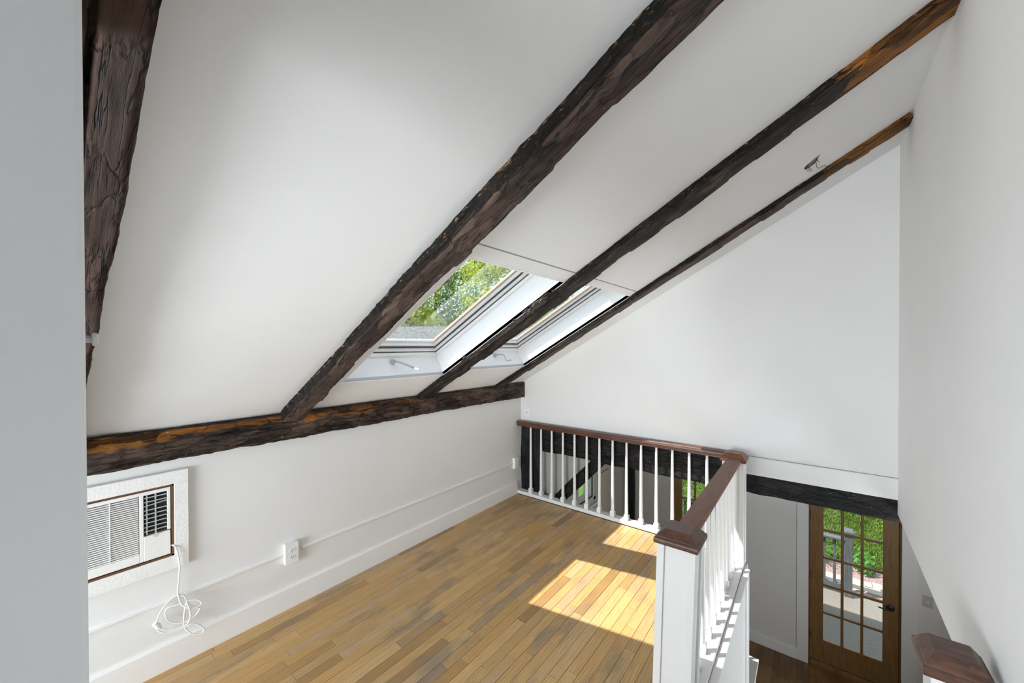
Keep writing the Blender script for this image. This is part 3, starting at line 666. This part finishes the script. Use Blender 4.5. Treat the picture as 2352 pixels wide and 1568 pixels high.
# ------------------------------------------------------------------ surface raceway, outlets, wall plate
rz = 0.335
rw = thing('wire_raceway', (0, -1.7, rz), 'thin white surface raceway along the knee wall', 'raceway')
for a_, b_ in ((-3.212, -2.268), (-2.192, -0.052)):
    MB().prism([(0.0, rz-0.010), (0.010, rz-0.010), (0.013, rz-0.006), (0.013, rz+0.006), (0.010, rz+0.010), (0.0, rz+0.010)], 'y', a_, b_).build('channel', 'trim', rw)
def outlet(y0, y1, zc, dep, hh, label):
    t = thing('outlet_box', (0, (y0+y1)/2, zc), label, 'outlet', 'outlets on the knee wall')
    bx(0.0, dep-0.006, y0, y1, zc-hh, zc+hh).build('box', 'plate_plastic', t, bevel=0.003, seg=2)
    cv = bx(dep-0.006, dep, y0-0.0015, y1+0.0015, zc-hh-0.0015, zc+hh+0.0015).build('cover_plate', 'plate_plastic', t, bevel=0.002, seg=2)
    ym = (y0+y1)/2
    for s in (-1, 1):
        c = zc+s*0.0195
        rr = MB(); ring = []
        for k in range(20):
            a = 2*math.pi*k/20; u, w_ = 0.0172*math.cos(a), max(-0.0125, min(0.0125, 0.0172*math.sin(a))); ring.append((u, w_))
        rr.prism([(ym+u, c+w_) for u, w_ in ring], 'x', dep, dep+0.0022)
        rc = rr.build('receptacle', 'plate_plastic', t)
        for dy, h in ((-0.0064, 0.0040), (0.0064, 0.0034)):
            bx(dep+0.0018, dep+0.0026, ym+dy-0.0011, ym+dy+0.0011, c+0.002-h, c+0.002+h).build('slot', 'dark_void', rc)
        MB().lathe([(0.0023, dep+0.0018), (0.0023, dep+0.0026)], (0, ym, c-0.0075), 10, 'x').build('ground_hole', 'dark_void', rc)
    MB().lathe([(0.0028, dep), (0.0022, dep+0.0012)], (0, ym, zc), 10, 'x').build('screw', 'louvre', t)
outlet(-2.296, -2.224, 0.334, 0.034, 0.060, 'white outlet box in the middle of the knee wall raceway')
outlet(-0.064, 0.004, 0.337, 0.034, 0.056, 'white outlet box beside the black corner post')
wp = thing('wall_plate', (0.085, 0.083, 0.86), 'small white cable plate on the gable above the handrail', 'wall plate')
bx(0.047, 0.120, 0.079, 0.085, 0.805, 0.920).build('plate', 'plate_plastic', wp, bevel=0.002, seg=2)
MB().lathe([(0.006, 0.079), (0.006, 0.074), (0.003, 0.072)], (0.0835, 0, 0.8625), 12, 'y').build('cable_jack', 'grey_metal', wp)
for z in (0.822, 0.903): MB().lathe([(0.0032, 0.0795), (0.0026, 0.0778)], (0.0835, 0, z), 10, 'y').build('screw', 'grille_dark', wp)

# cable stub in a ragged hole of the ceiling
hw = thing('ceiling_cable_stub', S(2.484, -0.575, 0), 'ragged ceiling hole with dark cable ends beside the gable rafter', 'cable stub')
zc_ = lambda x, y, d: tuple(S_on(1820+x/22.4, 340+y/22.4, d))
_n = np.array([-SN, 0, CS])
def S_on(x, y, d):
    r_ = ray(x, y); t_ = (-d - _n @ (CAM-np.array([0, 0, Z0])))/(_n @ r_); return CAM+t_*r_
MB().poly([zc_(x, y, 0.0012) for x, y in ((610, 1040), (720, 900), (900, 770), (1200, 510), (1440, 330), (1300, 520), (1270, 660), (1180, 760), (1000, 900), (900, 980), (760, 1060), (640, 1110))], [tuple(range(12))]).build('hole', 'dark_void', hw)
for P, r_ in (([(790, 980, .002), (1000, 780, .007), (1230, 560, .003)], .0016), ([(850, 960, .002), (1080, 740, .008), (1260, 600, .003)], .0016), ([(700, 1000, .003), (1000, 720, .006), (1420, 350, .003)], .0013)):
    MB().tube(smooth_path([zc_(*q) for q in P], 4), r_, 6).build('cable', 'fibre', hw, smooth=True)
for P, r_ in (([(1200, 760, .002), (1240, 800, .006), (1240, 920, .010), (1290, 1010, .012), (1380, 1030, .010), (1500, 970, .006), (1640, 905, .003), (1760, 930, .001)], .0014),
              ([(720, 1050, .003), (740, 1120, .010), (850, 1190, .016)], .0013), ([(800, 1010, .003), (930, 1210, .022)], .0013), ([(850, 980, .003), (1020, 1170, .022)], .0013), ([(1270, 590, .003), (1370, 720, .016)], .0015)):
    MB().tube(smooth_path([zc_(*q) for q in P], 5), r_, 6).build('wire_end', 'wire', hw, smooth=True)
hk = onY(207, 779, -3.204)
kb = thing('wall_peg', (float(hk[0]), -3.212, float(hk[2])), 'tiny grey peg on the partition edge beside the sloped ceiling', 'peg')
MB().lathe([(0.0045, -3.2125), (0.0045, -3.203)], (hk[0], 0, hk[2]), 12, 'y').build('shank', 'grey_metal', kb, smooth='auto')
MB().lathe([(0.0045, -3.203), (0.008, -3.202), (0.008, -3.199), (0.005, -3.197)], (hk[0], 0, hk[2]), 14, 'y').build('head', 'louvre', kb, smooth='auto')
# ------------------------------------------------------------------ doors of the lower room
def french_door(name, D, label, hinges, handle):
    x0, x1, z0, z1 = D
    y0, y1 = YD+0.02, YD+0.062
    t = thing(name, ((x0+x1)/2, YD+0.04, z0), label, kind='structure')
    sw, br, tr = 0.128, 0.262, 0.128
    gx0, gx1, gz0, gz1 = x0+sw, x1-sw, z0+br, z1-tr
    for q in ((x0, gx0, z0, z1), (gx1, x1, z0, z1)): bx(q[0], q[1], y0, y1, q[2], q[3]).build('stile', 'door_brown', t, bevel=0.002)
    bx(gx0, gx1, y0, y1, z0, gz0).build('bottom_rail', 'door_brown', t, bevel=0.002)
    bx(gx0, gx1, y0, y1, gz1, z1).build('top_rail', 'door_brown', t, bevel=0.002)
    mw = 0.0125
    pw, ph = (gx1-gx0)/3, (gz1-gz0)/5
    for i in (1, 2): bx(gx0+pw*i-mw, gx0+pw*i+mw, y0+0.004, y1-0.004, gz0, gz1).build('muntin', 'door_brown', t, bevel=0.003)
    for j in (1, 2, 3, 4): bx(gx0, gx1, y0+0.006, y1-0.006, gz0+ph*j-mw, gz0+ph*j+mw).build('muntin', 'door_brown', t, bevel=0.003)
    for i in range(3):
        for j in range(5):
            bx(gx0+pw*i+mw*0.5, gx0+pw*(i+1)-mw*0.5, YD+0.040, YD+0.043, gz0+ph*j+mw*0.5, gz0+ph*(j+1)-mw*0.5).build('pane', 'glass', t)
    for q in ((x0-0.011, x0, z0-0.06, z1+0.011), (x1, x1+0.011, z0-0.06, z1+0.011), (x0, x1, z1, z1+0.011)):
        bx(q[0], q[1], YD, YD+0.14, q[2], q[3]).build('jamb', 'raw_wood', t)
    bx(x0, x1, YD-0.01, YD+0.14, z0-0.06, z0-0.004).build('sill', 'oak_dark', t, bevel=0.004)
    if hinges:
        for z in (z0+0.29, z0+1.01, z0+1.735): bx(x0-0.009, x0+0.008, YD+0.006, YD+0.022, z-0.045, z+0.045).build('hinge', 'black_metal', t, bevel=0.002)
    if handle:
        hx, hz = x1-0.069, z0+0.888
        h = MB().lathe([(0.034, YD+0.02), (0.034, YD+0.012), (0.026, YD+0.006), (0.012, YD+0.004), (0.011, YD-0.035)], (hx, 0, hz), 20, 'y').build('handle_rose', 'black_metal', t, smooth='auto')
        MB().tube([(hx, YD-0.030, hz), (hx-0.02, YD-0.034, hz-0.002), (hx-0.06, YD-0.034, hz-0.004), (hx-0.105, YD-0.030, hz-0.002)], [0.011, 0.010, 0.008, 0.006], 10).build('lever', 'black_metal', h, smooth=True)
    return t
french_door('door_1', D1, 'brown fifteen pane glass door under the tie beam', True, True)
french_door('door_2', D2, 'brown glass door seen between the balusters', False, False)
struct('trim_11', bx(2.349, 2.463, YD-0.022, YD, ZL, 0.1), 'wall', 'white casing on the hinge side of the glass door', bevel=0.003)
struct('trim_12', bx(3.255, 3.378, YD-0.022, YD, ZL, 0.1), 'wall', 'white casing on the handle side of the glass door', bevel=0.003)
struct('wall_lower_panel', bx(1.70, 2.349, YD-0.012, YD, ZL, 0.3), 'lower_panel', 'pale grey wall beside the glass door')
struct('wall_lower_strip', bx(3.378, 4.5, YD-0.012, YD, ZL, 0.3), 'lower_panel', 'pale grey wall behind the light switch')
struct('baseboard_lower', bx(1.70, 2.349, YD-0.03, YD-0.012, ZL, ZL+0.125), 'trim', 'white baseboard in the lower room', bevel=0.003)
struct('baseboard_lower_side', bx(3.378, 4.5, YD-0.03, YD-0.012, ZL, ZL+0.125), 'trim', 'white baseboard past the glass door', bevel=0.003)
swp = onY(2131, 1382, YD-0.014)
sw = thing('light_switch', (swp[0], YD-0.014, swp[2]), 'white light switch on the wall past the glass door', 'switch')
bx(swp[0]-0.038, swp[0]+0.038, YD-0.018, YD-0.012, swp[2]-0.060, swp[2]+0.060).build('switch_plate', 'lower_wall', sw, bevel=0.002)
bx(swp[0]-0.006, swp[0]+0.006, YD-0.026, YD-0.018, swp[2]-0.013, swp[2]+0.013).build('toggle', 'plate_plastic', sw, bevel=0.002)
for z in (-0.03, 0.03): MB().lathe([(0.003, YD-0.018), (0.003, YD-0.0195)], (swp[0], 0, swp[2]+z), 8, 'y').build('screw', 'grille_dark', sw)
tag(hewn('wall_post', (0.234, 0, ZL), (0, 0, 1), 2.6, (1, 0, 0), (0, -1, 0), 0.0, 0.112, -YD, -YD+0.06, 'beam_tar', 9, nseg=40, wob=0.003, tone=(0, 0, 0), nf=5, ns=3),
    'black post on the far wall of the lower room', 'post')
# small side window of the lower room
w3 = thing('window_3', (0, 1.6, WZ0), 'small window in the side wall of the lower room', kind='structure')
for q in ((WY0-0.06, WY0, WZ0-0.05, WZ1+0.06), (WY1, WY1+0.06, WZ0-0.05, WZ1+0.06), (WY0, WY1, WZ1, WZ1+0.06)):
    bx(-0.02, 0.018, q[0], q[1], q[2], q[3]).build('casing', 'lower_wall', w3, bevel=0.002)
bx(-0.10, 0.06, WY0-0.07, WY1+0.07, WZ0-0.10, WZ0-0.075).build('sill', 'trim', w3, bevel=0.003)
bx(-0.02, 0.018, WY0-0.06, WY1+0.06, WZ0-0.075, WZ0).build('apron', 'lower_wall', w3)
bx(-0.08, -0.075, WY0, WY1, WZ0, WZ1).build('pane', 'glass', w3)
struct('trim_13', bx(0.0, 0.02, 1.95, 2.34, ZL, -0.33), 'beige_wall', 'beige board panel on the side wall of the lower room')
# white low cabinet behind the loft corner
wc = thing('white_cabinet', (1.82, 0.36, ZL), 'white painted low cabinet with sun stripes behind the far newel', 'cabinet')
bx(1.52, 2.120, 0.16, 0.585, ZL, -1.125).build('body', 'stair_trim', wc)
bx(1.50, 2.140, 0.15, 0.605, -1.125, -1.10).build('top_board', 'stair_trim', wc, bevel=0.003)

# ------------------------------------------------------------------ outdoors
ZG = -2.40
struct('ground', bx(-60, 60, -60, 60, ZG-0.6, ZG-0.03), 'lawn', 'lawn around the house')
def slab(name, pts, z0, z1, mat, label):
    return struct(name, MB().prism(pts, 'z', z0, z1), mat, label)
slab('terrace', [(-1.5, YD+0.16), (4.6, YD+0.16), (4.6, 5.0), (-1.5, 4.75)], ZG-0.2, ZG, 'aggregate', 'exposed aggregate terrace outside the glass door')
mulch = slab('mulch_bed', [(2.45, 4.9), (4.6, 5.1), (4.9, 5.7), (3.5, 6.05), (2.9, 6.0), (2.3, 5.9)], ZG-0.1, ZG-0.012, 'mulch', 'reddish mulch bed beyond the terrace')
pth = thing('paver_path', (2.9, 5.2, ZG), 'beige paver path beside the mulch bed', 'path')
for i in range(9):
    for j in range(2):
        bx(1.9+0.31*i+0.15*j, 1.9+0.31*i+0.15*j+0.303, 4.98+0.20*j+0.03*i, 4.98+0.20*j+0.195+0.03*i, ZG-0.05, ZG+0.004+0.002*((i*7+j) % 3)).build('paver', 'paver', pth, bevel=0.004)
def deck_rail(loc, label, mat, x0, x1, y, posts, ztop):
    t = thing('deck_railing', loc, label, 'railing')
    bx(x0, x1, y-0.06, y+0.06, ztop-0.035, ztop).build('top_rail', mat, t, bevel=0.004)
    bx(x0, x1, y-0.02, y+0.02, ZG+0.09, ZG+0.16).build('bottom_rail', mat, t)
    for px in posts:
        po = bx(px-0.05, px+0.05, y-0.05, y+0.05, ZG, ztop+0.10).build('post', mat, t, bevel=0.004)
        MB().rings([[(px+a*s_, y+b*s_, z) for a, b in ((-1, -1), (1, -1), (1, 1), (-1, 1))] for s_, z in ((0.075, ztop+0.10), (0.075, ztop+0.135), (0.05, ztop+0.16))]).build('post_cap', mat, po)
    n = int((x1-x0)/0.128)
    for i in range(n):
        x = x1-0.115-0.128*i
        if x < x0+0.03 or min(abs(x-p) for p in posts) < 0.06: continue
        bx(x-0.018, x+0.018, y-0.018, y+0.018, ZG+0.16, ztop-0.035).build('baluster', mat, t)
deck_rail((2.95, 4.8, ZG), 'weathered grey deck railing and post outside the glass door', 'grey_deck', 1.6, 2.90, 4.80, (2.95,), -1.50)
deck_rail((0.4, 4.6, ZG), 'dark green deck railing outside the door behind the balusters', 'green_rail', -1.6, 1.2, 4.60, (0.20, 0.95), -1.36)
# leafy plants by the railing
def leaf_clump(name, c, r, h, n, mat, label, cat, size=0.05, seed=1, group=None, blade=False):
    rg = random.Random(seed); mb = MB()
    for i in range(n):
        a = rg.uniform(0, 2*math.pi); q = r*math.sqrt(rg.random())*0.7
        if blade:
            p = Vector((c[0]+q*0.3*math.cos(a), c[1]+q*0.3*math.sin(a), c[2])); t = Vector((math.cos(a), math.sin(a), 0)); w = Vector((-math.sin(a), math.cos(a), 0))*size*0.3
            L = h*rg.uniform(0.7, 1.1); pts = []
            for k in range(5):
                u = k/4; ctr = p+t*(r*u*u)+Vector((0, 0, L*(u-0.45*u*u*u)))
                ww = w*(1-u*u); pts += [ctr-ww, ctr+ww]
            mb.poly(pts, [(2*k, 2*k+1, 2*k+3, 2*k+2) for k in range(4)])
        else:
            p = Vector((c[0]+q*math.cos(a), c[1]+q*math.sin(a), c[2]+h*rg.uniform(0.1, 1)*(1-(q/r)**2*0.6)))
            d = Vector((rg.gauss(0, 1), rg.gauss(0, 1), rg.uniform(0.3, 1.2))).normalized(); e = d.orthogonal().normalized(); f_ = d.cross(e); s = size*rg.uniform(0.6, 1.3)
            mb.poly([p-e*s, p+f_*s*0.5, p+e*s, p-f_*s*0.5], [(0, 1, 2, 3)])
    o = thing(name, c, label, cat, group)
    mb.build('foliage', mat, o)
    MB().tube([c, (c[0], c[1], c[2]+h*0.5)], [0.012, 0.005], 6).build('stem', 'bark', o)
    return o
leaf_clump('daylily', (2.52, 5.85, ZG-0.02), 0.40, 0.55, 60, 'plant_green', 'strappy green lily clump behind the deck balusters', 'plant', 0.05, 3, blade=True)
leaf_clump('shrub', (3.20, 5.80, ZG-0.02), 0.24, 0.42, 160, 'plant_green', 'small leafy green shrub behind the deck post', 'plant', 0.045, 4)
# grass blades beyond the terrace
def grass(name, regions, n, label, seed):
    rg = random.Random(seed); mb = MB()
    for i in range(n):
        x0, x1, y0, y1 = rg.choice(regions); x, y = rg.uniform(x0, x1), rg.uniform(y0, y1)
        a = rg.uniform(0, math.pi); w = 0.012; h = rg.uniform(0.03, 0.085); l = rg.uniform(-0.04, 0.04)
        mb.poly([(x-w*math.cos(a), y-w*math.sin(a), ZG-0.03), (x+w*math.cos(a), y+w*math.sin(a), ZG-0.03), (x+l, y+l*0.7, ZG-0.03+h)], [(0, 1, 2)])
    return tag(mb.build(name, 'grass'), label, 'grass', kind='stuff')
grass('lawn_grass', [(2.3, 5.2, 6.0, 10.0), (-2.2, 1.85, 5.0, 10.5)], 42000, 'short green lawn grass beyond the terrace', 5)

# trees seen through the roof window
def tree(x, y, h, r, n, mat, label, seed, base=0.18):
    rg = random.Random(seed); o = thing('tree', (x, y, ZG-0.03), label, 'tree', 'trees beyond the neighbouring roof')
    tr = MB().tube([(x, y, ZG-0.03), (x+rg.uniform(-.2, .2), y+rg.uniform(-.2, .2), ZG+h*0.5), (x+rg.uniform(-.3, .3), y, ZG+h*0.92)], [0.16, 0.11, 0.03], 8)
    tips = []
    for i in range(26):
        z = ZG+h*rg.uniform(base, 0.92); a = rg.uniform(0, 2*math.pi); L = r*rg.uniform(0.45, 1.0)*(1.15-(z-ZG)/h*0.75)
        e = Vector((x+L*math.cos(a), y+L*math.sin(a), z+L*rg.uniform(0.15, 0.6))); s = Vector((x, y, z)); mdl = (s+e)/2+Vector((0, 0, 0.1))
        tr.tube([s, mdl, e], [0.045, 0.028, 0.010], 5); tips += [mdl, e, (mdl+e)/2]
    tr.build('trunk', 'bark', o, smooth=True)
    mb = MB()
    for i in range(n):
        t = rg.choice(tips); p = t+Vector((rg.gauss(0, 0.42), rg.gauss(0, 0.42), rg.gauss(0, 0.36)))
        d = Vector((rg.gauss(0, 1), rg.gauss(0, 1), rg.gauss(0.4, 1))).normalized(); e = d.orthogonal().normalized(); f_ = d.cross(e); s = rg.uniform(0.055, 0.12)
        mb.poly([p-e*s, p+f_*s*0.6, p+e*s, p-f_*s*0.6], [(0, 1, 2, 3)])
    mb.build('foliage', mat, o)
specs = [(-9.0, 5.0, 9.0, 2.2, 'leaves'), (-11.5, 9.0, 10.5, 2.6, 'leaves_dark'), (-8.5, 10.5, 9.5, 2.4, 'leaves'), (-6.3, 13.5, 10.0, 2.6, 'leaves'), (-12.5, 13.5, 11.5, 3.0, 'leaves'), (-4.0, 16.5, 10.0, 2.6, 'leaves_dark'), (-14.5, 8.2, 11.0, 2.8, 'leaves'), (-10.0, 17.0, 12.0, 3.0, 'leaves_dark')]
tl = ['yellow green spring tree close behind the neighbouring roof', 'darker green tree just behind the front spring tree', 'bright yellow green tree in the middle of the skylight view', 'tall yellow green tree at the upper skylight corner',
      'broad pale green tree far back in the skylight view', 'dark green tree seen past the skylight edge', 'pale green tree at the back of the garden', 'tallest dark green tree in the back row']
for i, (x, y, h, r, mt) in enumerate(specs): tree(x-3.6, y+2.9, h, r, 8500, mt, tl[i], 20+i)
# neighbouring low building with a shingle roof, seen at the foot of the glass
nb = thing('outbuilding', (-5.6, 6.2, ZG), 'low white outbuilding with grey shingle roof beyond the skylight', 'building')
u = Vector((0.62, 0.78, 0)).normalized()        # direction of the eave, square to the view
def NB(a, b_, z):
    p = Vector((-4.9, 5.4, 0)) + u*a + Vector((-0.78, 0.62, 0)).normalized()*b_; return (p.x, p.y, z)
NB_ = lambda a, b_, z: NB(a, b_, z)
MB().box(-4.5, 4.5, 0.25, 4.6, ZG-0.03, 1.50, NB_).build('wall', 'siding', nb)
MB().box(-4.8, 4.8, -0.06, 0.05, 1.54, 1.66, NB_).build('gutter', 'skylight_white', nb)
MB().box(-4.8, 4.8, 0.05, 0.25, 1.50, 1.54, NB_).build('soffit', 'siding', nb)
for k in range(7):
    b0, z = 0.02+0.26*k, 1.66+0.075*k
    rg = random.Random(k); row = MB(); a = -4.8
    while a < 4.8:
        w_ = rg.uniform(0.18, 0.32); row.box(a, min(a+w_-0.012, 4.8), b0, b0+0.30, z-0.025, z+0.012+rg.uniform(0, 0.012), lambda A, B, Z, b0=b0: NB(A, B, Z+(B-b0)*0.288)); a += w_
    row.build('shingle_course', 'shingle', nb)
MB().box(-4.8, 4.8, 1.80, 1.96, 2.15, 2.20, NB_).build('ridge_cap', 'shingle', nb)
MB().prism([(0.25, 1.5), (4.6, 1.5), (1.9, 2.10)], 'x', -4.5, 4.5).build('gable_fill', 'siding', nb)
gf = bpy.data.objects['gable_fill']; o_ = wloc(nb)
for vv in gf.data.vertices:
    q = vv.co+o_; vv.co = Vector(NB(q.x, q.y, q.z))-o_
